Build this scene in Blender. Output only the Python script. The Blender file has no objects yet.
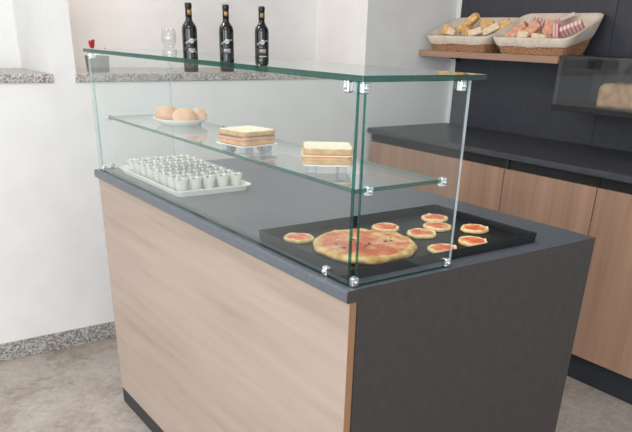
import bpy, bmesh, math, random
from mathutils import Vector, Matrix, noise
PI = math.pi
random.seed(7)
sc = bpy.context.scene
COL = sc.collection

# ------------------------------------------------------------------ materials
def lin(c):
    return tuple(((v/255)/12.92 if v/255 <= .04045 else ((v/255+.055)/1.055)**2.4) for v in c)

def new_mat(name):
    m = bpy.data.materials.new(name); m.use_nodes = True
    nt = m.node_tree
    for n in list(nt.nodes): nt.nodes.remove(n)
    out = nt.nodes.new('ShaderNodeOutputMaterial')
    return m, nt, out

def ramp(nt, stops):
    r = nt.nodes.new('ShaderNodeValToRGB')
    el = r.color_ramp.elements
    while len(el) < len(stops): el.new(.5)
    for e, (p, c) in zip(el, stops):
        e.position = p; e.color = (*lin(c), 1)
    return r

def coords(nt, scale=(1, 1, 1), rot=(0, 0, 0), kind='Object'):
    tc = nt.nodes.new('ShaderNodeTexCoord'); mp = nt.nodes.new('ShaderNodeMapping')
    mp.inputs['Scale'].default_value = scale; mp.inputs['Rotation'].default_value = rot
    nt.links.new(tc.outputs[kind], mp.inputs['Vector'])
    return mp.outputs['Vector']

def noise_node(nt, vec, scale, detail=4, rough=.55, dist=0):
    n = nt.nodes.new('ShaderNodeTexNoise')
    n.inputs['Scale'].default_value = scale; n.inputs['Detail'].default_value = detail
    n.inputs['Roughness'].default_value = rough; n.inputs['Distortion'].default_value = dist
    nt.links.new(vec, n.inputs['Vector'])
    return n

def mat(name, stops, scale=20, map_scale=(1, 1, 1), rough=.5, metal=0, bump=0, bump_scale=None, detail=4,
        dist=0, spec=.5, rough_noise=.5, sss=0, coat=0):
    m, nt, out = new_mat(name)
    b = nt.nodes.new('ShaderNodeBsdfPrincipled')
    nt.links.new(b.outputs[0], out.inputs[0])
    v = coords(nt, map_scale)
    n = noise_node(nt, v, scale, detail, rough_noise, dist)
    r = ramp(nt, stops)
    nt.links.new(n.outputs[0], r.inputs[0]); nt.links.new(r.outputs[0], b.inputs['Base Color'])
    b.inputs['Roughness'].default_value = rough; b.inputs['Metallic'].default_value = metal
    b.inputs['Specular IOR Level'].default_value = spec
    if coat: b.inputs['Coat Weight'].default_value = coat
    if sss:
        b.inputs['Subsurface Weight'].default_value = sss
        b.inputs['Subsurface Radius'].default_value = (.01, .006, .004)
    if bump:
        n2 = noise_node(nt, v, bump_scale or scale, 5)
        bp = nt.nodes.new('ShaderNodeBump'); bp.inputs['Strength'].default_value = bump
        bp.inputs['Distance'].default_value = .003
        nt.links.new(n2.outputs[0], bp.inputs['Height']); nt.links.new(bp.outputs[0], b.inputs['Normal'])
    return m

def flat2(c, d=6):  # gentle two tone stops round a colour
    return [(.3, tuple(max(0, v-d) for v in c)), (.7, tuple(min(255, v+d) for v in c))]

def glass_mat(name, tint, f0=.05, rough=.0, gloss=1.0, haze=0.0, haze_col=(255, 255, 255)):
    """thin clear glass: see-through with a tint, mirror reflection rising at grazing angles"""
    m, nt, out = new_mat(name)
    tr = nt.nodes.new('ShaderNodeBsdfTransparent'); tr.inputs[0].default_value = (*tint, 1)
    gl = nt.nodes.new('ShaderNodeBsdfGlossy'); gl.inputs['Roughness'].default_value = rough
    gl.inputs[0].default_value = (gloss, gloss, gloss, 1)
    lw = nt.nodes.new('ShaderNodeLayerWeight'); lw.inputs[0].default_value = .5
    p = nt.nodes.new('ShaderNodeMath'); p.operation = 'POWER'; p.inputs[1].default_value = 5
    nt.links.new(lw.outputs['Facing'], p.inputs[0])
    ma = nt.nodes.new('ShaderNodeMath'); ma.operation = 'MULTIPLY_ADD'
    ma.inputs[1].default_value = 1-f0; ma.inputs[2].default_value = f0
    nt.links.new(p.outputs[0], ma.inputs[0])
    mx = nt.nodes.new('ShaderNodeMixShader')
    nt.links.new(ma.outputs[0], mx.inputs[0]); nt.links.new(tr.outputs[0], mx.inputs[1]); nt.links.new(gl.outputs[0], mx.inputs[2])
    last = mx
    if haze:
        df = nt.nodes.new('ShaderNodeBsdfDiffuse'); df.inputs[0].default_value = (*lin(haze_col), 1)
        m2 = nt.nodes.new('ShaderNodeMixShader'); m2.inputs[0].default_value = haze
        nt.links.new(mx.outputs[0], m2.inputs[1]); nt.links.new(df.outputs[0], m2.inputs[2]); last = m2
    nt.links.new(last.outputs[0], out.inputs[0])
    return m

def granite(name, stops, sc_=160, rough=.35):
    m, nt, out = new_mat(name)
    b = nt.nodes.new('ShaderNodeBsdfPrincipled'); nt.links.new(b.outputs[0], out.inputs[0])
    v = coords(nt)
    vo = nt.nodes.new('ShaderNodeTexVoronoi'); vo.inputs['Scale'].default_value = sc_
    nt.links.new(v, vo.inputs['Vector'])
    n = noise_node(nt, v, sc_*.35, 5, .7)
    sep = nt.nodes.new('ShaderNodeSeparateColor'); nt.links.new(vo.outputs['Color'], sep.inputs[0])
    mx = nt.nodes.new('ShaderNodeMath'); mx.operation = 'ADD'
    nt.links.new(sep.outputs[0], mx.inputs[0]); nt.links.new(n.outputs[0], mx.inputs[1])
    hf = nt.nodes.new('ShaderNodeMath'); hf.operation = 'MULTIPLY'; hf.inputs[1].default_value = .5
    nt.links.new(mx.outputs[0], hf.inputs[0])
    r = ramp(nt, stops); nt.links.new(hf.outputs[0], r.inputs[0]); nt.links.new(r.outputs[0], b.inputs['Base Color'])
    b.inputs['Roughness'].default_value = rough
    return m

def wood(name, stops, axis, rough=.45, across=22, along=.9):
    """axis: grain direction"""
    m, nt, out = new_mat(name)
    b = nt.nodes.new('ShaderNodeBsdfPrincipled'); nt.links.new(b.outputs[0], out.inputs[0])
    s = [across]*3; s['xyz'.index(axis)] = along
    v = coords(nt, tuple(s))
    n1 = noise_node(nt, v, 1.0, 6, .6, .4)
    s2 = [x*.22 for x in s]; s2['xyz'.index(axis)] = along*.5
    n2 = noise_node(nt, coords(nt, tuple(s2)), 1.0, 3, .5, .8)
    ad = nt.nodes.new('ShaderNodeMath'); ad.operation = 'ADD'
    nt.links.new(n1.outputs[0], ad.inputs[0]); nt.links.new(n2.outputs[0], ad.inputs[1])
    hf = nt.nodes.new('ShaderNodeMath'); hf.operation = 'MULTIPLY'; hf.inputs[1].default_value = .5
    nt.links.new(ad.outputs[0], hf.inputs[0])
    r = ramp(nt, stops); nt.links.new(hf.outputs[0], r.inputs[0]); nt.links.new(r.outputs[0], b.inputs['Base Color'])
    b.inputs['Roughness'].default_value = rough
    return m

M = {}
M['wall'] = mat('white_wall_paint', flat2((236, 235, 233), 3), 8, rough=.85, bump=.06, bump_scale=120)
M['ceiling'] = mat('ceiling_paint', flat2((240, 240, 238), 2), 5, rough=.9)
M['granite'] = granite('granite_trim', [(.2, (98, 92, 90)), (.42, (160, 152, 148)), (.6, (196, 189, 184)), (.85, (226, 222, 218))], 190)
M['granite_d'] = granite('granite_baseboard', [(.15, (70, 68, 66)), (.4, (132, 127, 122)), (.6, (176, 171, 166)), (.85, (212, 208, 204))], 170, .5)
M['oak'] = wood('bleached_oak_front', [(.30, (156, 138, 124)), (.43, (171, 153, 139)), (.56, (178, 160, 147)), (.66, (183, 166, 154)), (.72, (204, 191, 182))], 'y', .5, 26, 1.5)
M['oak_edge'] = wood('oak_edge_band', [(.3, (136, 98, 70)), (.7, (160, 120, 88))], 'z', .5, 90)
M['walnut'] = wood('brown_oak_doors', [(.30, (134, 102, 82)), (.42, (158, 124, 103)), (.55, (175, 140, 118)), (.66, (187, 153, 131)), (.74, (208, 176, 153))], 'z', .45, 20, .7)
M['shelf_wood'] = wood('brown_oak_shelf', [(.3, (150, 116, 96)), (.7, (184, 148, 126))], 'y', .5, 40, 1.2)
M['slate'] = mat('slate_worktop', [(.3, (86, 91, 99)), (.7, (99, 104, 112))], 90, rough=.33, bump=.12, bump_scale=140, detail=6)
M['slate_d'] = mat('dark_slate_worktop', [(.3, (56, 58, 64)), (.7, (72, 74, 80))], 60, (1, .25, 1), rough=.45, bump=.1, bump_scale=140, detail=6)
M['laminate'] = mat('anthracite_laminate', [(.3, (56, 52, 50)), (.7, (64, 60, 58))], 40, rough=.55, bump=.05, bump_scale=200)
M['panel'] = mat('blue_black_panel', [(.3, (53, 55, 63)), (.7, (61, 63, 71))], 30, rough=.5, bump=.04, bump_scale=180)
M['plinth'] = mat('dark_plinth', flat2((42, 48, 54), 4), 30, rough=.5)
M['channel'] = mat('black_channel', flat2((25, 25, 28), 3), 30, rough=.5)
M['chrome'] = mat('polished_chrome', flat2((225, 228, 230), 4), 12, rough=.12, metal=1)
M['black_metal'] = mat('black_enamel_tray', flat2((25, 27, 30), 3), 50, rough=.42, bump=.04, bump_scale=200)
M['white_tray'] = mat('cream_white_plastic', flat2((250, 248, 238), 3), 20, rough=.35, spec=.5)
M['porcelain'] = mat('white_porcelain', flat2((244, 243, 240), 2), 10, rough=.18, coat=.3)
M['grey_foot'] = mat('grey_plastic_foot', flat2((176, 180, 188), 3), 10, rough=.4)
M['glass'] = glass_mat('clear_pane', (.96, .98, .975), .03)
M['glass_edge'] = glass_mat('green_pane_edge', (.05, .33, .27), .07, .1, .9, .07, (30, 112, 98))
M['smoke_glass'] = glass_mat('smoked_pane', (.88, .89, .90), .05, haze=.012, haze_col=(150, 155, 160))
M['clear'] = glass_mat('clear_glassware', (.95, .955, .955), .06, 0, 1, .055)
M['cup_clear'] = glass_mat('clear_plastic_cup', (.975, .975, .97), .02, .15, (.5), .34, (252, 252, 248))
M['grey_clear'] = glass_mat('grey_glass', (.74, .74, .74), .06, .02, 1, .28, (160, 160, 160))
M['bottle'] = mat('black_green_bottle_glass', flat2((20, 24, 26), 3), 8, rough=.08, coat=.4)
M['foil'] = mat('black_foil', flat2((26, 24, 26), 3), 30, rough=.3)
M['label_dark'] = mat('dark_label_paper', flat2((44, 44, 47), 4), 40, rough=.6)
M['silver'] = mat('silver_label', flat2((170, 170, 168), 12), 160, rough=.35, metal=.3)
M['label_white'] = mat('white_label', flat2((222, 218, 210), 6), 80, rough=.6)
M['gold'] = mat('gold_seal', flat2((176, 146, 96), 14), 120, rough=.4, metal=.3)
M['crumb'] = mat('bread_crumb', [(.3, (248, 232, 202)), (.7, (254, 246, 226))], 90, rough=.85, bump=.3, bump_scale=160, detail=6)
M['crust'] = mat('toast_crust', [(.3, (188, 140, 96)), (.7, (220, 178, 132))], 60, rough=.75, bump=.2, bump_scale=120)
M['roll'] = mat('bread_roll_crust', [(.28, (200, 146, 108)), (.5, (222, 178, 142)), (.75, (240, 212, 184))], 22, rough=.6, bump=.12, bump_scale=60)
M['ham'] = mat('pink_ham', [(.3, (222, 138, 124)), (.7, (236, 168, 150))], 70, rough=.45)
M['lettuce'] = mat('lettuce', [(.3, (92, 130, 60)), (.7, (140, 168, 90))], 90, rough=.5)
M['cheese'] = mat('pale_cheese', flat2((244, 222, 160), 6), 40, rough=.5)
M['dough'] = mat('baked_dough', [(.3, (190, 132, 70)), (.45, (220, 172, 106)), (.58, (236, 198, 138)), (.75, (244, 216, 166))], 38, rough=.7, bump=.35, bump_scale=70, detail=6)
M['mini_dough'] = mat('pale_baked_dough', [(.3, (230, 186, 122)), (.55, (245, 216, 160)), (.8, (250, 230, 186))], 60, rough=.7, bump=.3, bump_scale=120)
M['tomato'] = mat('tomato_topping', [(.3, (214, 84, 48)), (.48, (234, 112, 72)), (.6, (244, 146, 104)), (.74, (252, 210, 164))], 60, rough=.4, bump=.4, bump_scale=110, detail=6)
M['pizza_top'] = mat('tomato_and_cheese', [(.36, (216, 92, 54)), (.48, (230, 122, 80)), (.56, (240, 162, 110)), (.64, (250, 214, 158)), (.75, (238, 192, 128))], 22, rough=.4, bump=.5, bump_scale=60, detail=8, rough_noise=.7)
M['herb'] = mat('dark_herb', flat2((110, 70, 40), 8), 60, rough=.6)
M['wicker'] = mat('wicker', [(.25, (180, 128, 90)), (.5, (220, 168, 126)), (.8, (240, 200, 158))], 120, rough=.6, detail=3)
M['cloth'] = mat('cream_cotton', [(.3, (214, 198, 178)), (.7, (230, 216, 198))], 50, rough=.9, bump=.25, bump_scale=220)
M['breadstick'] = mat('golden_bread', [(.3, (206, 156, 90)), (.55, (232, 190, 126)), (.8, (246, 222, 168))], 60, rough=.7, bump=.4, bump_scale=90)
M['brown_bread'] = mat('orange_brown_bread', [(.3, (206, 138, 108)), (.55, (228, 170, 138)), (.8, (242, 204, 176))], 60, rough=.7, bump=.4, bump_scale=90)
M['pale_bread'] = mat('pale_bread', [(.3, (226, 198, 164)), (.7, (246, 226, 200))], 60, rough=.75, bump=.3, bump_scale=90)
M['loaf'] = mat('loaf_crust', [(.3, (190, 144, 104)), (.55, (222, 180, 138)), (.8, (242, 208, 168))], 26, rough=.7, bump=.3, bump_scale=60, detail=7)
M['red'] = mat('red_petals', flat2((186, 30, 40), 12), 60, rough=.5)
M['stem_dark'] = mat('dark_stem', flat2((62, 66, 58), 8), 60, rough=.6)
M['cream'] = mat('white_cream', flat2((246, 242, 230), 4), 60, rough=.4, sss=.1)
M['garnish'] = mat('dark_garnish', flat2((96, 88, 84), 18), 200, rough=.4)
M['spoon'] = mat('clear_white_plastic', flat2((232, 230, 222), 4), 20, rough=.3)

def striped(name):
    m, nt, out = new_mat(name)
    b = nt.nodes.new('ShaderNodeBsdfPrincipled'); nt.links.new(b.outputs[0], out.inputs[0])
    w = nt.nodes.new('ShaderNodeTexWave'); w.inputs['Scale'].default_value = 19; w.inputs['Distortion'].default_value = .6
    w.bands_direction = 'Y'
    nt.links.new(coords(nt), w.inputs['Vector'])
    r = ramp(nt, [(.0, (214, 124, 136)), (.22, (230, 166, 168)), (.45, (244, 206, 202)), (1, (248, 224, 218))])
    nt.links.new(w.outputs[0], r.inputs[0]); nt.links.new(r.outputs[0], b.inputs['Base Color'])
    b.inputs['Roughness'].default_value = .35
    return m
M['stripe'] = striped('pink_striped_wrapper')

def floor_mat():
    m, nt, out = new_mat('worn_stone_floor')
    b = nt.nodes.new('ShaderNodeBsdfPrincipled'); nt.links.new(b.outputs[0], out.inputs[0])
    v = coords(nt)
    n1 = noise_node(nt, v, 2.6, 8, .65, .6); n2 = noise_node(nt, v, 26, 9, .75, .8)
    a = nt.nodes.new('ShaderNodeMath'); a.operation = 'MULTIPLY_ADD'; a.inputs[1].default_value = .5
    nt.links.new(n2.outputs[0], a.inputs[0])
    h = nt.nodes.new('ShaderNodeMath'); h.operation = 'MULTIPLY'; h.inputs[1].default_value = .5
    nt.links.new(n1.outputs[0], h.inputs[0]); nt.links.new(h.outputs[0], a.inputs[2])
    r = ramp(nt, [(.34, (122, 109, 99)), (.43, (154, 142, 132)), (.51, (172, 162, 153)), (.6, (186, 177, 169)), (.7, (202, 195, 189))])
    nt.links.new(a.outputs[0], r.inputs[0]); nt.links.new(r.outputs[0], b.inputs['Base Color'])
    b.inputs['Roughness'].default_value = .55
    return m
M['floor'] = floor_mat()

# ------------------------------------------------------------------ mesh helpers
def box(bm, lo, hi, bev=0, seg=2, mtx=None, mi=0):
    t = bmesh.new()
    bmesh.ops.create_cube(t, size=1)
    for v in t.verts:
        v.co = Vector([lo[i] + (v.co[i]+.5)*(hi[i]-lo[i]) for i in range(3)])
    if bev:
        bmesh.ops.bevel(t, geom=list(t.edges), offset=bev, segments=seg, affect='EDGES', profile=.5)
    for f in t.faces: f.material_index = mi; f.smooth = False
    merge(bm, t, mtx)

def merge(bm, t, mtx=None):
    if mtx is not None: bmesh.ops.transform(t, matrix=mtx, verts=t.verts)
    me = bpy.data.meshes.new('tmp'); t.to_mesh(me); t.free()
    bm.from_mesh(me); bpy.data.meshes.remove(me)

def loft(bm, rings, cap0=True, cap1=True, closed=True, smooth=True, mi=0):
    vs = [[bm.verts.new(p) for p in r] for r in rings]
    n = len(rings[0])
    for a, b in zip(vs, vs[1:]):
        for i in range(n if closed else n-1):
            j = (i+1) % n
            try:
                f = bm.faces.new((a[i], a[j], b[j], b[i])); f.smooth = smooth; f.material_index = mi
            except ValueError: pass
    if cap0: f = bm.faces.new(vs[0][::-1]); f.material_index = mi; f.smooth = smooth
    if cap1: f = bm.faces.new(vs[-1]); f.material_index = mi; f.smooth = smooth

def lathe(bm, prof, seg=32, c=(0, 0, 0), cap0=True, cap1=True, warp=None, smooth=True):
    rings = []
    for r, z in prof:
        ring = []
        for i in range(seg):
            a = 2*PI*i/seg
            k = warp(a, r, z) if warp else 1
            ring.append((c[0]+r*k*math.cos(a), c[1]+r*k*math.sin(a), c[2]+z))
        rings.append(ring)
    loft(bm, rings, cap0, cap1, smooth=smooth)

def tube(bm, pts, r, seg=8):
    pts = [Vector(p) for p in pts]; rings = []
    for i, p in enumerate(pts):
        d = (pts[min(i+1, len(pts)-1)]-pts[max(i-1, 0)]).normalized()
        a = d.orthogonal().normalized() if abs(d.z) > .99 else d.cross(Vector((0, 0, 1))).normalized()
        b = d.cross(a)
        rr = r[i] if isinstance(r, (list, tuple)) else r
        rings.append([p + a*rr*math.cos(2*PI*k/seg) + b*rr*math.sin(2*PI*k/seg) for k in range(seg)])
    loft(bm, rings)

def rrect(w, d, rad, n=6):
    """rounded rectangle points, centred"""
    pts = []
    for cx, cy, a0 in ((w/2-rad, d/2-rad, 0), (-w/2+rad, d/2-rad, PI/2), (-w/2+rad, -d/2+rad, PI), (w/2-rad, -d/2+rad, 1.5*PI)):
        for k in range(n+1):
            a = a0 + PI/2*k/n
            pts.append((cx+rad*math.cos(a), cy+rad*math.sin(a)))
    return pts

def obj(name, bm, m, parent=None, loc=None, rotz=None):
    bmesh.ops.recalc_face_normals(bm, faces=bm.faces)
    me = bpy.data.meshes.new(name); bm.to_mesh(me); bm.free()
    for mm in (m if isinstance(m, (list, tuple)) else [m]): me.materials.append(mm)
    o = bpy.data.objects.new(name, me); COL.objects.link(o)
    if parent: o.parent = parent
    if loc: o.location = loc
    if rotz: o.rotation_euler = (0, 0, rotz)
    return o

def tag(o, label=None, cat=None, group=None, kind=None):
    if label: o['label'] = label
    if cat: o['category'] = cat
    if group: o['group'] = group
    if kind: o['kind'] = kind
    return o

def thing(name, label, cat, loc=(0, 0, 0), rotz=0, group=None):
    o = bpy.data.objects.new(name, None); COL.objects.link(o)
    o.empty_display_size = .05
    o.location = loc; o.rotation_euler = (0, 0, rotz)
    return tag(o, label, cat, group)

def struct(name, bm, m, label, cat):
    return tag(obj(name, bm, m), label, cat, kind='structure')

def dup(root, loc, rotz, label=None):
    r = root.copy(); COL.objects.link(r); r.location = loc; r.rotation_euler = (0, 0, rotz)
    if label: r['label'] = label
    for ch in list(root.children):
        c = ch.copy(); COL.objects.link(c); c.parent = r
        for g in list(ch.children):
            d = g.copy(); COL.objects.link(d); d.parent = c
    return r

def B(lo, hi, bev=0, seg=2):
    bm = bmesh.new(); box(bm, lo, hi, bev, seg); return bm

def pane(lo, hi, thin, pale=None):
    """glass sheet: faces across the thin axis get slot 0, rim faces slot 1"""
    bm = bmesh.new(); box(bm, lo, hi, .0008, 1)
    for f in bm.faces:
        f.material_index = 0 if abs(f.normal['xyz'.index(thin)]) > .9 else 1
        if pale and f.normal['xyz'.index(pale)] > .9: f.material_index = 2     # far end: bright refraction put into a pale colour
    return bm

M['pale_edge'] = glass_mat('pale_pane_edge', (.80, .90, .92), .2, .15, 1, .35, (226, 238, 242))  # pale haze colour carries the brightness refracted at the pane ends
GL = [M['glass'], M['glass_edge'], M['pale_edge']]

# ------------------------------------------------------------------ room
YW, XB, CEIL = 2.10, 2.33, 2.75     # front plane of niche wall, back wall, ceiling
struct('floor', B((-4.0, -3.0, -.1), (2.6, 2.9, 0)), M['floor'], 'worn beige stone floor under the counters', 'floor')
struct('ceiling', B((-4.0, -3.0, CEIL), (2.6, 2.9, CEIL+.1)), M['ceiling'], 'white ceiling above the shop', 'ceiling')
bm = bmesh.new()
SILL = 1.160
box(bm, (-4.0, YW, 0), (XB, 2.70, SILL))                       # wall below the ledges
box(bm, (-4.0, 2.56, SILL), (XB, 2.70, CEIL))                  # back of the niches
box(bm, (.070, YW, SILL), (.172, 2.56, CEIL))                  # pillar between the niches
box(bm, (1.692, YW, SILL), (XB, 2.56, CEIL))                   # pier at the right of the wide niche
box(bm, (-4.0, YW, SILL), (-1.05, 2.56, CEIL))                 # pier far left
box(bm, (-1.05, YW, 2.25), (.070, 2.56, CEIL))                 # lintels
box(bm, (.172, YW, 2.25), (1.692, 2.56, CEIL))
struct('wall_left', bm, M['wall'], 'white wall with two deep niches and a pillar between them', 'wall')
struct('wall_back', B((XB, -3.0, 0), (XB+.12, 2.70, CEIL)), M['wall'], 'white wall behind the dark panels', 'wall')
struct('trim_1', B((-1.05, YW-.008, SILL), (.076, 2.56, SILL+.032), .003), M['granite'], 'speckled granite sill of the left niche', 'sill')
struct('trim_2', B((.166, YW-.008, SILL), (1.692, 2.56, SILL+.032), .003), M['granite'], 'speckled granite ledge under the wine bottles', 'sill')
struct('baseboard_left', B((-4.0, YW-.012, 0), (1.74, YW, .083), .002), M['granite_d'], 'grey granite baseboard along the white wall', 'baseboard')
k = 3
for y0, y1, s in ((1.090, 2.052, 'left'), (.206, 1.087, 'middle'), (-.717, .203, 'right')):
    struct('trim_%d' % k, B((XB-.018, y0, .0), (XB, y1, 2.6), .001, 1), M['panel'], 'dark blue-grey wall panel behind the rear worktop, %s one' % s, 'wall panel'); k += 1

# ------------------------------------------------------------------ island counter
W, L, H, T = .790, 1.465, .920, .0265
ct = thing('service_counter', 'bleached oak counter with dark slate worktop carrying the glass case', 'counter')
bm = bmesh.new()
prof = [(W, H-T), (W, H)]
for cx, cz, a0 in ((.006, H-.006, PI/2), (.005, H-T+.005, PI)):   # rounded front nosing
    rr = cx
    prof += [(cx+rr*math.cos(a0+PI/2*q/5), cz+rr*math.sin(a0+PI/2*q/5)) for q in range(6)]
loft(bm, [[(x, 0, z) for x, z in prof], [(x, L, z) for x, z in prof]], smooth=False)
for f in bm.faces:
    if len(f.verts) > 6: f.material_index = 1      # ends faced in the laminate of the side
obj('worktop', bm, [M['slate'], M['laminate']], ct)
obj('front_panel', B((.010, .004, .067), (.028, L-.010, H-T), .0008, 1), [M['oak']], ct)
obj('edge_band', B((.0105, .0032, .0675), (.0275, .0040, H-T-.0003)), M['oak_edge'], ct)['label'] = 'brown oak edge strip'
obj('side_panel', B((.0285, 0, .0), (W, .022, H-T)), M['laminate'], ct)
obj('side_panel', B((.0285, L-.030, .0), (W-.001, L-.012, H-T), .0006, 1), M['laminate'], ct)
obj('carcass', B((.030, .0225, .068), (W-.02, L-.0305, H-T-.001)), M['laminate'], ct)
obj('plinth', B((.0125, .0225, 0), (.0284, L-.0105, .0665)), M['plinth'], ct)

# ------------------------------------------------------------------ glass display case
cs = thing('glass_display_case', 'glass display case with middle shelf on the slate counter', 'display case', (0, 0, H))
TZ, SZ = 1.2985-H, 1.102-H
obj('top_pane', pane((.011, -.001, TZ-.005), (.316, 1.472, TZ+.005), 'z'), GL, cs)
obj('front_pane', pane((.017, .023, .001), (.025, 1.452, TZ-.0055), 'x', 'y'), GL, cs)
obj('side_pane', pane((.032, .013, .001), (.290, .021, TZ-.0055), 'y', 'x'), GL, cs)
obj('side_pane', pane((.0265, 1.443, .001), (.300, 1.451, TZ-.0055), 'y', 'x'), GL, cs)
obj('shelf', pane((.030, .030, SZ-.004), (.255, 1.350, SZ+.004), 'z'), GL, cs)
def clamp(c, axis, up):
    """clear/chrome corner clamp with a screw head; axis = pane normal"""
    bm = bmesh.new()
    h = .0095 if axis == 's' else .010
    dx, dy = (.0065, .008) if axis == 'x' else (.008, .0065)
    box(bm, (c[0]-dx, c[1]-dy, c[2]-h), (c[0]+dx, c[1]+dy, c[2]+h), .003, 3)
    o = obj('clamp', bm, M['chrome'], cs)
    t = bmesh.new(); lathe(t, [(.0045, 0), (.0045, .003), (.003, .0038)], 16)
    if axis == 'x': mtx = Matrix.Translation((c[0]-dx, c[1], c[2])) @ Matrix.Rotation(-PI/2, 4, 'Y')
    else: mtx = Matrix.Translation((c[0], c[1]-dy, c[2])) @ Matrix.Rotation(PI/2, 4, 'X')
    bmesh.ops.transform(t, matrix=mtx, verts=t.verts)
    obj('screw', t, M['chrome'], o)
zt = TZ-.0155
for c, a in [((.021, .052, zt), 'x'), ((.029, .0165, zt), 'y'), ((.268, .017, zt), 'y'), ((.021, 1.430, zt), 'x'), ((.275, 1.447, zt), 'y'),
             ((.021, .099, .0105), 'x'), ((.028, .0165, .0105), 'y'), ((.280, .017, .0105), 'y'), ((.021, 1.415, .0105), 'x'), ((.060, 1.447, .0105), 'y'),
             ((.058, .024, SZ), 'y'), ((.250, .024, SZ), 'y'), ((.0310, 1.352, SZ), 'x'), ((.0310, .700, SZ), 'x')][:-1]:
    clamp(c, a, 0)

# ------------------------------------------------------------------ black baking tray and pizzas
def tray_bm(w, d, h, rad, flare, th, lip=0):
    bm = bmesh.new()
    def ring(off, z, r): return [(x, y, z) for x, y in rrect(w+2*off, d+2*off, r)]
    rs = [ring(-flare, 0, rad), ring(-flare*.2, h*.8, rad), ring(0, h, rad)]
    if lip: rs += [ring(lip, h, rad+lip), ring(lip, h+th, rad+lip)]
    rs += [ring(-th if not lip else 0, h+(th if lip else .0006), rad), ring(-th-flare*.25, h*.8, rad), ring(-flare-th*.5, th*1.2, rad)]
    loft(bm, rs, True, True, smooth=False)
    return bm
tr = thing('baking_tray', 'large black baking tray of pizzas reaching out behind the glass case', 'tray', (.330, .2275, H))
obj('tray_body', tray_bm(.578, .358, .022, .004, .002, .0015), M['black_metal'], tr)

def disc_pizza(name, r, h, seed, dm, tm, group, label, x, y, rot, big=False):
    base = thing(name, label, 'pizza', (x, y, H+.0024), rot, group)
    rnd = random.Random(seed); ph = [rnd.uniform(0, 6.28) for _ in range(8)]
    amp = .038 if big else .055
    def warp(a, rr, z):
        k = 1 + amp*(.6*math.sin(2*a+ph[0]) + .5*math.sin(3*a+ph[1]) + .35*math.sin(5*a+ph[2]))
        if rr > r*.6: k += .012*math.sin(9*a+ph[3]) + .008*math.sin(14*a+ph[4])
        return k
    bm = bmesh.new()
    prof = [(r*.93, 0), (r*.985, h*.22), (r, h*.5), (r*.975, h*.82), (r*.93, h), (r*.87, h*.98), (r*.80, h*.80), (r*.7, h*.72), (r*.45, h*.72), (r*.12, h*.74)]
    lathe(bm, prof, 64, warp=warp)
    for v in bm.verts:
        n = noise.noise(Vector((v.co.x*60+seed, v.co.y*60, v.co.z*60)))
        if v.co.z > h*.15: v.co.z += n*h*(.26 if big else .16)
    if not big:   # the little point of folded rim each one has
        a = ph[5]
        for v in bm.verts:
            d = (Vector((v.co.x, v.co.y)) - Vector((math.cos(a), math.sin(a)))*r*.93).length
            if d < r*.22 and v.co.z > h*.3: v.co.z += .004*(1-d/(r*.22))
    obj('dough', bm, dm, base)
    bm = bmesh.new()
    rt = r*(.90 if big else .80)
    def warp2(a, rr, z):
        return 1 + .04*math.sin(3*a+ph[4]) + .04*math.sin(5*a+ph[5]) + .03*math.sin(8*a+ph[6]) + .02*math.sin(13*a+ph[7])
    lathe(bm, [(rt, h*.62), (rt*.985, h*.86), (rt*.93, h*.98), (rt*.75, h*.98), (rt*.5, h*.95), (rt*.25, h*.96), (rt*.05, h*.97)], 64, warp=warp2)
    for v in bm.verts:
        n = noise.noise(Vector((v.co.x*90+seed*3, v.co.y*90, 0)))
        if v.co.z > h*.7: v.co.z += n*h*.10
    obj('topping', bm, tm, base)
    if big:
        bm = bmesh.new()
        for i in range(10):
            a, q = rnd.uniform(0, 6.28), rnd.uniform(.1, .7)*r
            t = bmesh.new(); bmesh.ops.create_icosphere(t, subdivisions=2, radius=1)
            s = rnd.uniform(.0016, .0034)
            merge(bm, t, Matrix.Translation((q*math.cos(a), q*math.sin(a), h*1.0)) @ Matrix.Rotation(a*3, 4, 'Z') @ Matrix.Diagonal((s*1.7, s, .0012, 1)))
        obj('herbs', bm, M['herb'], base)['kind'] = 'stuff'
    return base
disc_pizza('pizza', .121, .018, 3, M['dough'], M['pizza_top'], None, 'large round tomato and cheese pizza on the black tray', .205, .205, .4, True)
G = 'mini pizzas on the black tray'
for i, (x, y, lab) in enumerate([
        (.116, .345, 'mini tomato pizza alone to the left of the large pizza'),
        (.363, .318, 'mini tomato pizza half hidden right behind the large pizza'),
        (.543, .328, 'mini tomato pizza at the far back corner of the black tray'),
        (.487, .259, 'mini tomato pizza just in front of the rearmost one'),
        (.404, .229, 'mini tomato pizza close to the right edge of the large pizza'),
        (.557, .196, 'mini tomato pizza farthest right on the black tray'),
        (.462, .113, 'mini tomato pizza at the front edge of the tray, right of the glass side pane'),
        (.352, .100, 'mini tomato pizza at the foot of the glass side pane')]):
    disc_pizza('mini_pizza', .0355, .0095, 11+i*5, M['mini_dough'], M['tomato'], G, lab, x, y, i*1.3)

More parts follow.
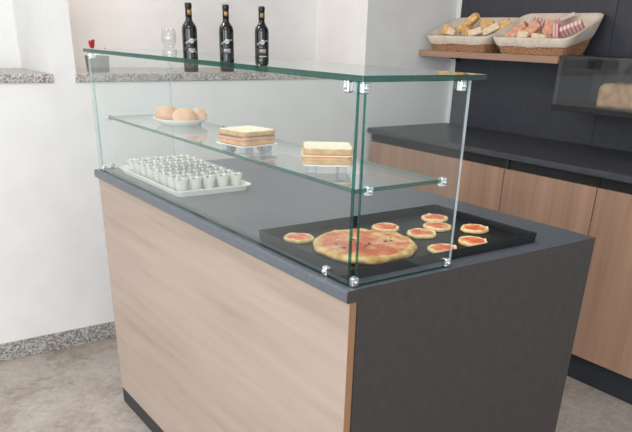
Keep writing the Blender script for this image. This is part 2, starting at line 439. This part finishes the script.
# ------------------------------------------------------------------ white tray with cups of cream
wt = thing('serving_tray', 'cream-white rectangular serving tray carrying rows of dessert cups', 'tray', (.186, 1.143, H))
obj('tray_body', tray_bm(.250, .476, .017, .02, .008, .002, .006), M['white_tray'], wt)
def cup(loc):
    c = thing('dessert_cup', 'small clear cup of white cream standing in the rows on the cream-white tray', 'dessert cup', loc, 0, 'dessert cups on the white tray')
    bm = bmesh.new()
    lathe(bm, [(.0135, 0), (.0145, .004), (.0225, .044), (.0235, .045), (.0217, .0442), (.0135, .003)], 20, cap1=False)
    obj('cup', bm, M['cup_clear'], c)
    bm = bmesh.new(); lathe(bm, [(.0130, .0032), (.0195, .034), (.0185, .036), (.008, .0375), (.001, .038)], 20)
    obj('cream', bm, M['cream'], c)
    bm = bmesh.new()
    for q in range(3):
        t = bmesh.new(); bmesh.ops.create_icosphere(t, subdivisions=2, radius=.0034)
        merge(bm, t, Matrix.Translation((.007*math.cos(q*2.1), .007*math.sin(q*2.1), .040)) @ Matrix.Rotation(q, 4, 'Z') @ Matrix.Diagonal((1.4, .8, .7, 1)))
    obj('garnish', bm, M['garnish'], c)
    bm = bmesh.new()
    for q in range(3):
        a = q*2.1+.9; p = Vector((.009*math.cos(a), .009*math.sin(a), .037))
        tube(bm, [p, p+Vector((.003*math.cos(a), .003*math.sin(a), .006)), p+Vector((.006*math.cos(a), .006*math.sin(a), .0125))], [.004, .003, .0004], 6)
    obj('topping', bm, M['cream'], c)
    return c
proto = None
for j in range(8):
    for i in range(5):
        loc = (.094+i*.0462, .951+j*.0535, H+.0025)
        if proto is None: proto = cup(loc)
        else: dup(proto, loc, (i*37+j*61) % 7)

# ------------------------------------------------------------------ middle shelf: rolls and sandwiches
ZS = 1.1062
def bowl_plate(loc, rotz):
    t = thing('oval_plate', 'white oval dish holding bread rolls on the glass shelf', 'plate', loc, rotz)
    bm = bmesh.new()
    prof = [(.055, 0), (.066, .001), (.088, .012), (.098, .020), (.0985, .0215), (.096, .0215), (.086, .0145), (.064, .004), (.02, .003)]
    lathe(bm, prof, 48, warp=None)
    for v in bm.verts: v.co.y *= .82
    obj('dish', bm, M['porcelain'], t)
    return t
bowl_plate((.150, 1.055, ZS), 1.25)
def roll(loc, rx, ry, rz, rotz, label, seed):
    bm = bmesh.new()
    bmesh.ops.create_icosphere(bm, subdivisions=4, radius=1)
    for v in bm.verts:
        n = noise.noise(v.co*1.6+Vector((seed, 0, 0)))*.07
        c = v.co*(1+n)
        if c.z < -.55: c.z = -.55 + (c.z+.55)*.25
        if c.z > .3: c.z -= .10*math.exp(-(c.x/.16)**2)    # the crease baked along the top
        v.co = Vector((c.x*rx, c.y*ry, (c.z+.66)*rz))
    for f in bm.faces: f.smooth = True
    o = obj('bread_roll', bm, M['roll'], None, loc, rotz)
    tag(o, label, 'bread roll', 'bread rolls in the white dish')
roll((.130, 1.100, ZS+.0070), 0.040, .036, .027, .5, 'round golden bread roll at the left of the white dish', 1)
roll((.146, 1.012, ZS+.0070), .043, .037, .027, 1.1, 'larger bread roll at the front of the white dish', 5)
roll((.203, 1.030, ZS+.0110), .022, .026, .022, .2, 'small bread roll end peeping out at the right of the dish', 9)

def square_plate(loc, rotz, label, w=.128):
    t = thing('square_plate', label, 'plate', loc, rotz, 'footed square plates on the glass shelf')
    bm = bmesh.new()
    def ring(s, z): return [(x, y, z) for x, y in rrect(s, s, .014)]
    loft(bm, [ring(w*.80, .014), ring(w*.98, .0155), ring(w, .0180), ring(w*.985, .0186), ring(w*.9, .0172), ring(w*.3, .0170)], smooth=False)
    obj('dish', bm, M['porcelain'], t)
    for sx in (-1, 1):
        for sy in (-1, 1):
            obj('foot', B((sx*w*.30-.008, sy*w*.30-.008, 0), (sx*w*.30+.008, sy*w*.30+.008, .0145), .002), M['grey_foot'], t)
    return t
def slice_bm(w, d, h, seed, rad=.010):
    bm = bmesh.new()
    def ring(s, z):
        return [(x*(1+.012*noise.noise(Vector((x*40, y*40, seed)))), y*(1+.012*noise.noise(Vector((y*40, x*40, seed+4)))), z) for x, y in rrect(w*s, d*s, rad, 5)]
    loft(bm, [ring(.97, 0), ring(1, h*.18), ring(1.0, h*.82), ring(.965, h)], True, True, smooth=False)
    ins = ring(.94, h*1.0+.0006)
    for f in bm.faces: f.material_index = 1
    loft(bm, [ring(.955, h), ring(.94, h+.0006)], False, True, smooth=False, mi=0)
    return bm
def sheet(w, d, z, h, seed, wave=.002, jit=.03):
    bm = bmesh.new()
    def ring(s, zz):
        out = []
        for x, y in rrect(w*s, d*s, .012, 6):
            k = 1+jit*noise.noise(Vector((x*50+seed, y*50, 0)))
            out.append((x*k, y*k, zz+wave*noise.noise(Vector((x*70, y*70, seed)))))
        return out
    loft(bm, [ring(.5, z), ring(1, z), ring(1, z+h), ring(.5, z+h)], True, True, smooth=False)
    return bm
BR = [M['crumb'], M['crust']]
square_plate((.085, .530, ZS), .17, 'white footed square plate under the sandwich with lettuce', .116)
s1 = thing('sandwich', 'toast sandwich with ham and green lettuce, on the left of the two', 'sandwich', (.085, .530, ZS+.0180), .17, 'toast sandwiches on the glass shelf')
obj('bread_slice', slice_bm(.101, .099, .0115, 1), BR, s1)
obj('ham', sheet(.104, .102, .0122, .0050, 3), M['ham'], s1)
obj('lettuce', sheet(.101, .099, .0175, .0020, 8, .002, .06), M['lettuce'], s1)
o = obj('bread_slice', slice_bm(.103, .101, .0105, 5), BR, s1); o.location = (.001, .001, .0204)
square_plate((.101, .221, ZS), -.58, 'white footed square plate under the sandwich nearest the corner', .104)
s2 = thing('sandwich', 'toast sandwich with pale cheese, nearest the glass corner', 'sandwich', (.101, .221, ZS+.0180), -.58, 'toast sandwiches on the glass shelf')
obj('bread_slice', slice_bm(.104, .102, .0105, 2), BR, s2)
obj('ham', sheet(.093, .091, .0113, .0050, 6), M['ham'], s2)
obj('cheese', sheet(.106, .104, .0167, .0026, 12, .001, .02), M['cheese'], s2)
o = obj('bread_slice', slice_bm(.103, .102, .0125, 9), BR, s2); o.location = (.001, .0, .0197)

# ------------------------------------------------------------------ wine bottles, glass, bowl, vase on the ledge
ZL = SILL+.032
def patch(r, a0, a1, z0, z1, slant=0, n=14, curve=0):
    bm = bmesh.new(); lo, hi = [], []
    for i in range(n+1):
        f = i/n; a = a0+(a1-a0)*f
        dz = slant*(f-.5) + curve*(1-(2*f-1)**2)
        lo.append((r, a, z0+dz)); hi.append((r, a, z1+dz))
    P = lambda t, e=0: ((t[0]+e)*math.cos(t[1]), (t[0]+e)*math.sin(t[1]), t[2])
    loft(bm, [[P(t) for t in lo], [P(t, .0005) for t in lo], [P(t, .0005) for t in hi], [P(t) for t in hi]], False, False, closed=False)
    return bm
def disc_patch(r, a, z, rad, e=.001):
    bm = bmesh.new(); n = 20
    c = bm.verts.new((r*math.cos(a)+e*math.cos(a), r*math.sin(a)+e*math.sin(a), z)); ring = []
    for i in range(n):
        t = 2*PI*i/n; aa = a+rad*math.cos(t)/r
        ring.append(bm.verts.new(((r+e)*math.cos(aa), (r+e)*math.sin(aa), z+rad*math.sin(t))))
    for i in range(n): bm.faces.new((c, ring[i], ring[(i+1) % n]))
    return bm
def wine_bottle(loc, face, label):
    t = thing('wine_bottle', label, 'wine bottle', loc, 0, 'dark wine bottles on the granite ledge')
    R = .0335
    bm = bmesh.new()
    lathe(bm, [(R*.85, 0), (R*.97, .002), (R, .006), (R*1.01, .05), (R*1.03, .168), (R*1.02, .180), (R*.93, .192), (R*.70, .203), (.0165, .213), (.0142, .224), (.0138, .238), (.0136, .2815)], 40)
    obj('glass_body', bm, M['bottle'], t)
    bm = bmesh.new()
    lathe(bm, [(.0149, .2265), (.0146, .262), (.0152, .266), (.0160, .268), (.0160, .278), (.0150, .280), (.0148, .2835), (.013, .285)], 28)
    obj('foil_capsule', bm, M['foil'], t)
    obj('neck_seal', patch(.0150, face-.55, face+.55, .236, .256), M['gold'], t)['label'] = 'gold seal on the bottle neck'
    r = R*1.036
    lb = obj('front_label', patch(r, face-.95, face+.95, .040, .104), M['label_dark'], t)
    obj('label_emblem', patch(r+.0005, face-.45, face+.45, .082, .100), M['silver'], lb)
    obj('label_line', patch(r+.0006, face-.55, face+.55, .063, .070), M['label_white'], lb)
    obj('label_band', patch(r+.0003, face-.85, face+.85, .124, .132, .018, 16, .004), M['silver'], t)['label'] = 'slanting silver band'
    obj('round_seal', disc_patch(r, face, .131, .0105), M['label_white'], t)['label'] = 'round pale seal'
    return t
fa = math.atan2(-3.23, -1.65)
wine_bottle((.740, 2.2, ZL), fa+.25, 'dark wine bottle beside the wine glass, leftmost of the three')
wine_bottle((.929, 2.2, ZL), fa+.05, 'dark wine bottle in the middle of the three on the ledge')
wine_bottle((1.123, 2.2, ZL), fa+.05, 'dark wine bottle with a clear bowl in front, rightmost of the three')

t = thing('wine_glass', 'clear stemmed wine glass to the left of the wine bottles', 'wine glass', (.637, 2.2, ZL))
bm = bmesh.new()
lathe(bm, [(.032, 0), (.032, .0015), (.012, .004), (.0045, .010), (.0036, .05), (.004, .085), (.009, .091), (.024, .105), (.032, .124), (.033, .142), (.029, .178), (.0283, .178), (.0322, .142), (.0312, .124), (.023, .1065), (.006, .094)], 40)
obj('glass_body', bm, M['clear'], t)
t = thing('coupe_bowl', 'small clear glass bowl in front of the rightmost wine bottle', 'glass bowl', (1.128, 2.14, ZL))
bm = bmesh.new()
lathe(bm, [(.022, 0), (.022, .002), (.006, .006), (.005, .022), (.016, .030), (.028, .048), (.038, .060), (.0375, .0606), (.027, .0490), (.012, .032)], 36)
obj('glass_body', bm, M['clear'], t)

t = thing('flower_vase', 'small grey glass vase with a red flower at the left end of the granite ledge', 'vase', (.300, 2.20, ZL))
bm = bmesh.new()
def sq(s, z): return [(x, y, z) for x, y in rrect(s, s, .006, 3)]
loft(bm, [sq(.066, 0), sq(.070, .004), sq(.076, .066), sq(.072, .066), sq(.066, .008)], True, True, smooth=False)
obj('vase_body', bm, M['grey_clear'], t, None, .4)
fl = bmesh.new(); tube(fl, [(-.005, 0, .009), (-.012, -.004, .062), (-.018, -.006, .098)], .0016)
st = obj('stem', fl, M['stem_dark'], t)
bm = bmesh.new()
for i in range(7):
    a = i*2.4; tb = bmesh.new(); bmesh.ops.create_icosphere(tb, subdivisions=2, radius=1)
    q = .004+.0006*i
    merge(bm, tb, Matrix.Translation((-.018+q*math.cos(a), -.006+q*math.sin(a), .106+.004*(i % 3))) @ Matrix.Rotation(a, 4, 'Z') @ Matrix.Rotation(.35, 4, 'Y') @ Matrix.Diagonal((.004, .009, .016, 1)))
for f in bm.faces: f.smooth = True
obj('petals', bm, M['red'], st)['label'] = 'red petals'
fl = bmesh.new(); tube(fl, [(.008, 0, .009), (.024, -.004, .066), (.036, -.006, .090)], [.0012, .0012, .0014])
tb = bmesh.new(); bmesh.ops.create_icosphere(tb, subdivisions=2, radius=.004); merge(fl, tb, Matrix.Translation((.036, -.006, .093)))
obj('stem', fl, M['stem_dark'], t)

# ------------------------------------------------------------------ rear counter
XF, HB = 1.7197, .9126
wk = obj('worktop', B((XF, .175, HB-.026), (XB-.0182, 2.082, HB), .003, 3), M['slate_d'])
tag(wk, 'long dark slate worktop on the rear cabinets', 'worktop')
units = [(1.1165, 2.0800, 'brown oak cabinet beside the white wall, leftmost under the rear worktop'),
         (.6375, 1.1135, 'brown oak cabinet between the two vertical seams under the rear worktop'),
         (.1855, .6345, 'brown oak cabinet cut by the right edge of the view')]
for y0, y1, lab in units:
    t = thing('base_cabinet', lab, 'cabinet', (XF, y0, 0), 0, 'brown oak cabinets under the rear worktop')
    d = y1-y0
    obj('body', B((.040, 0, .128), (.575, d, HB-.027)), M['channel'], t)
    obj('door', B((.020, .0008, .129), (.0385, d-.0008, .842), .0008, 1), M['walnut'], t)
    obj('handle_channel', B((.0330, .0004, .8425), (.0398, d-.0004, HB-.0272)), M['channel'], t)
    if y1 == 1.1135:
        obj('side_edge', B((.0240, d-.012, .8425), (.0329, d-.0004, HB-.0272)), M['plinth'], t)
pl = obj('plinth', B((XF+.060, .1855, 0), (XF+.078, 2.080, .1275)), M['plinth'])
tag(pl, 'dark plinth board under the rear cabinets, meeting the floor', 'plinth')

# wooden wall shelf
ws = thing('wall_shelf', 'brown oak wall shelf carrying two bread baskets', 'shelf', (2.06, 1.17, 1.272))
obj('board', B((0, 0, 0), (XB-.0182-2.06, .922, .030), .0015), M['shelf_wood'], ws)
bm = bmesh.new(); box(bm, (.190, .850, -.012), (.2515, .872, -.0004), .002); box(bm, (.238, .850, -.026), (.2515, .872, -.012), .002)
obj('bracket', bm, M['channel'], ws)
# dark glass fronted wall shelf
gs = thing('glass_wall_case', 'dark wall cabinet with glass front beside the wooden shelf, holding a loaf', 'display case', (2.06, .30, 1.078))
D = XB-.0182-2.06
obj('bottom_board', B((0, 0, 0), (D, .866, .024), .0015), M['channel'], gs)
obj('top_board', B((.0112, 0, .214), (D, .866, .230), .001), M['channel'], gs)
obj('side_board', B((.0112, .848, .0242), (D, .866, .2138), .001), M['panel'], gs)
obj('front_pane', pane((.004, .0, .0245), (.010, .866, .230), 'x'), [M['smoke_glass'], M['smoke_glass']], gs)

def loaf(loc, rotz):
    bm = bmesh.new(); w, h, l = .105, .105, .24
    prof = []
    for i in range(28):
        a = 2*PI*i/28
        ca, sa = math.cos(a), math.sin(a)
        e = .42
        prof.append((w/2*math.copysign(abs(ca)**e, ca), h/2 + h/2*math.copysign(abs(sa)**e, sa)))
    rings = []
    for j in range(19):
        f = -1+2*j/18
        k = (1-abs(f)**7)**.35*.12+.88 if abs(f) < 1 else .88
        rings.append([(x*k + .002*noise.noise(Vector((x*30, f*4, z*30))), f*l/2, (z-h*.0)*k*(1+.05*noise.noise(Vector((x*20, f*5, 3))))) for x, z in prof])
    loft(bm, rings)
    o = obj('bread_loaf', bm, M['loaf'], None, loc, rotz)
    tag(o, 'tan rectangular bread loaf behind the glass of the dark wall shelf', 'bread')
loaf((2.160, .845, 1.1025), .10)

# ------------------------------------------------------------------ bread baskets
def basket(y0, y1, label, zb=.160):
    """rim spans y0..y1; low front, high back"""
    cy = (y0+y1)/2; w = y1-y0
    zf = .068
    x0, x1 = 2.066, 2.303           # rim front, rim back
    b0, b1 = 2.084, 2.262           # base
    cx = (b0+b1)/2
    t = thing('bread_basket', label, 'basket', (cx, cy, 1.3022), 0, 'cloth-lined bread baskets on the wooden shelf')
    N = 14
    def base_pt(s, out, i):
        x_lo, x_hi = b0+(x0-b0)*s-out, b1+(x1-b1)*s+out
        hw = (w/2-.045+.045*s)+out
        pts = rrect(x_hi-x_lo, 2*hw, .035+.01*s+max(out, 0), N)
        return (pts[i][0]+(x_lo+x_hi)/2-cx, pts[i][1])
    npt = 4*(N+1)
    # denser perimeter
    n_p = 288
    def peri(s, out, n=288):
        pts = [base_pt(s, out, i) for i in range(npt)]
        P = [Vector(p) for p in pts]; ds = [0]
        for a, b in zip(P, P[1:]+P[:1]): ds.append(ds[-1]+(b-a).length)
        res = []; j = 0
        for q in range(n):
            target = ds[-1]*q/n
            while ds[j+1] < target: j += 1
            f = (target-ds[j])/max(ds[j+1]-ds[j], 1e-9)
            res.append(P[j].lerp(P[(j+1) % npt], f))
        return res
    def rimz(x): return zf+(zb-zf)*min(1, max(0, (x+cx-x0)/(x1-x0)))
    rings = []
    rows = 44
    for k in range(rows+1):
        s = k/rows*.93
        pr = peri(s, 0); ring = []
        prn = peri(s, .002)
        for q, (p, pn) in enumerate(zip(pr, prn)):
            row = k//4; v = math.sin(q*2*PI*36/n_p+PI*row)*(.5-.5*math.cos(2*PI*(k % 4)/4))
            d = (pn-p)*(v*1.5)
            ring.append((p.x+d.x, p.y+d.y, s*rimz(p.x)))
        rings.append(ring)
    bm = bmesh.new(); loft(bm, rings, True, False)
    bmesh.ops.solidify(bm, geom=list(bm.faces), thickness=.0025)
    for f in bm.faces: f.smooth = True
    obj('wicker_body', bm, M['wicker'], t)
    bm = bmesh.new(); rings = []
    spec = [('o', .034, .0048), ('o', .031, .0068), ('o', .018, .0085), ('o', .006, .0085), ('o', -.003, .006), ('o', -.0055, .0005), ('o', -.003, -.005), ('i', .82, -.008), ('i', .5, -.010), ('i', .2, -.011), ('i', .08, -.014)]
    for kind, a, out in spec:
        ring = []
        ref = peri(1, 0)
        if kind == 'o':
            for q, p0 in enumerate(ref):
                z = rimz(p0.x)-a*((1+.18*noise.noise(Vector((q*.06, cy*9, 0))))*(1+1.6*(rimz(p0.x)-zf)/(zb-zf)) if a > .01 else 1)
                s = max(.05, z/rimz(p0.x))
                p = peri_cache(peri, min(s, 1.05), out+.0016*noise.noise(Vector((q*.13, cy*7, a*40))))[q]
                ring.append((p.x, p.y, z))
        else:
            pr = peri(a, out)
            for q, p in enumerate(pr):
                n_ = .004*noise.noise(Vector((q*.08, a*5, cy)))
                ring.append((p.x+n_, p.y+n_, a*rimz(p.x)+.004))
        rings.append(ring)
    loft(bm, rings, False, True)
    obj('cloth_liner', bm, M['cloth'], t)
    return cx, cy, zf, zb
def peri_cache(f, s, out): return f(round(s, 2), round(out, 4))
basket(1.606, 2.062, 'lined wicker basket with golden bread pieces, left on the wooden shelf')
basket(1.130, 1.590, 'lined wicker basket with pink-striped packets, right on the wooden shelf', .178)

def chunk(name, size, m, loc, rot, label, cat, group, seed, soft=.16):
    bm = bmesh.new(); bmesh.ops.create_cube(bm, size=1)
    bmesh.ops.bevel(bm, geom=list(bm.edges), offset=soft*.5, segments=3, affect='EDGES')
    bmesh.ops.subdivide_edges(bm, edges=list(bm.edges), cuts=1, use_grid_fill=True)
    for v in bm.verts:
        n = .05*noise.noise(v.co*3+Vector((seed*2.3, 0, 0)))
        v.co = Vector((v.co.x*size[0]*(1+n), v.co.y*size[1]*(1+n), v.co.z*size[2]*(1+n)))*1.05
    for f in bm.faces: f.smooth = False
    o = obj(name, bm, m); o.location = (loc[0], loc[1], loc[2]+.021); o.rotation_euler = rot
    tag(o, label, cat, group)
    return o
GB1, GB2 = 'bread pieces in the left basket', 'pieces and packets in the right basket'
b1 = [  # y, x, z, size, material, rot, label
    ((2.165, 1.985, 1.376), (.05, .060, .045), 'breadstick', (.3, .2, .5), 'rough golden bread piece at the left end of the left basket'),
    ((2.125, 1.918, 1.366), (.035, .050, .030), 'pale_bread', (.2, .5, .2), 'small pale bread piece near the front rim of the left basket'),
    ((2.200, 1.878, 1.416), (.034, .120, .036), 'breadstick', (-.62, .1, .15), 'long golden bread bar tilted up in the left basket'),
    ((2.150, 1.822, 1.372), (.05, .075, .045), 'breadstick', (.4, .3, -.4), 'chunky golden bread piece below the tilted bar'),
    ((2.235, 1.782, 1.405), (.04, .060, .060), 'breadstick', (.2, .1, .6), 'upright golden bread piece at the back of the left basket'),
    ((2.130, 1.752, 1.372), (.034, .070, .030), 'pale_bread', (-.3, .2, .3), 'pale bread slice at the front middle of the left basket'),
    ((2.172, 1.690, 1.386), (.030, .080, .032), 'pale_bread', (-.5, .3, .5), 'pale bread slice leaning toward the right of the left basket'),
    ((2.215, 1.650, 1.404), (.030, .075, .032), 'breadstick', (-.7, .2, .4), 'thin golden bread stick at the right end of the left basket'),
]
for i, (p, s, m, r, lab) in enumerate(b1):
    chunk('bread_piece', s, M[m], p, r, lab, 'bread', GB1, i+1)
b2 = [
    ((2.190, 1.520, 1.390), (.045, .070, .040), 'brown_bread', (-.5, .2, .2), 'reddish-brown bread piece at the left end of the right basket', 'bread_piece', 'bread'),
    ((2.135, 1.498, 1.368), (.035, .085, .032), 'brown_bread', (-.35, .2, .4), 'brown bread piece lying left of the middle in the right basket', 'bread_piece', 'bread'),
    ((2.225, 1.452, 1.418), (.075, .060, .014), 'stripe', (.2, -.55, .5), 'flat pink-striped packet leaning at the back left of the right basket', 'wrapped_packet', 'packet'),
    ((2.120, 1.432, 1.362), (.035, .052, .032), 'pale_bread', (.1, .2, .2), 'pale yellow bread piece by the front rim of the right basket', 'bread_piece', 'bread'),
    ((2.140, 1.402, 1.390), (.030, .075, .040), 'brown_bread', (-.75, .2, .2), 'brown bread piece standing up at the middle of the right basket', 'bread_piece', 'bread'),
    ((2.178, 1.330, 1.398), (.040, .050, .058), 'brown_bread', (.2, .1, .3), 'orange-brown bread block at the middle of the right basket', 'bread_piece', 'bread'),
    ((2.235, 1.312, 1.440), (.080, .075, .016), 'stripe', (-.2, -.35, -.3), 'pink-striped packet lying on top at the back of the right basket', 'wrapped_packet', 'packet'),
    ((2.120, 1.335, 1.358), (.034, .075, .026), 'pale_bread', (.1, .0, .1), 'pale bread slice lying along the front rim of the right basket', 'bread_piece', 'bread'),
    ((2.150, 1.272, 1.388), (.060, .034, .016), 'stripe', (.2, 1.2, .2), 'upright pink-striped packet right of the brown block', 'wrapped_packet', 'packet'),
    ((2.180, 1.212, 1.396), (.050, .095, .020), 'stripe', (-.45, .5, .2), 'pink-striped packet sloping at the right end of the right basket', 'wrapped_packet', 'packet'),
]
for i, (p, s, m, r, lab, nm, cat) in enumerate(b2):
    chunk(nm, s, M[m], p, r, lab, cat, GB2, i+20, .12 if nm == 'wrapped_packet' else .16)

# ------------------------------------------------------------------ light
w = bpy.data.worlds.new('daylight'); sc.world = w; w.use_nodes = True
bg = w.node_tree.nodes['Background']; bg.inputs[0].default_value = (.89, .945, 1, 1); bg.inputs[1].default_value = .78
def area(name, loc, target, sx, sy, power, col=(1, 1, 1)):
    l = bpy.data.lights.new(name, 'AREA'); l.shape = 'RECTANGLE'; l.size = sx; l.size_y = sy; l.energy = power; l.color = col
    o = bpy.data.objects.new(name, l); COL.objects.link(o); o.location = loc
    o.rotation_euler = (Vector(target)-Vector(loc)).to_track_quat('-Z', 'Y').to_euler()
area('rear_daylight_fill', (-2.8, -2.6, 1.7), (.1, 1.8, .9), 3.0, 2.0, 88, (.93, .965, 1))  # added area light standing in for unseen daylight behind the camera
area('left_daylight_fill', (-3.8, .8, 1.7), (.5, 1.0, .8), 2.4, 2.0, 34, (.95, .975, 1))  # added area light for unseen daylight from the left, no window built
area('overhead_area_light', (-.4, .6, 2.7), (-.4, .6, 0), 1.2, 1.2, 18, (1, .97, .94))  # area light pointing straight down from under the ceiling
area('niche_warm_fill', (.36, 2.36, 2.2), (.32, 2.50, 1.2), .2, .15, 4.5, (1, .84, .74))  # added unseen light, gives the left of the niche its warm tint

# ------------------------------------------------------------------ camera
C = Vector((-.7729, -.9845, 1.3648))
R_ = Vector((.82044396, -.57114941, .02569179)); U_ = Vector((.23201644, .37368417, .89806932)); F_ = Vector((.52253238, .73085463, -.43910297))
cam = bpy.data.cameras.new('camera'); co = bpy.data.objects.new('camera', cam); COL.objects.link(co)
mt = Matrix((( R_.x, U_.x, -F_.x, C.x), (R_.y, U_.y, -F_.y, C.y), (R_.z, U_.z, -F_.z, C.z), (0, 0, 0, 1)))
co.matrix_world = mt
cam.sensor_fit = 'HORIZONTAL'; cam.sensor_width = 36; cam.lens = 683.5929/632*36
cam.shift_y = 152.2943/632; cam.clip_start = .02
sc.camera = co
sc.cycles.transparent_max_bounces = 40
sc.cycles.max_bounces = 12
vs = sc.view_settings
vs.view_transform = 'Standard'; vs.look = 'None'; vs.gamma = 1; vs.use_curve_mapping = False
vs.exposure = 0.16
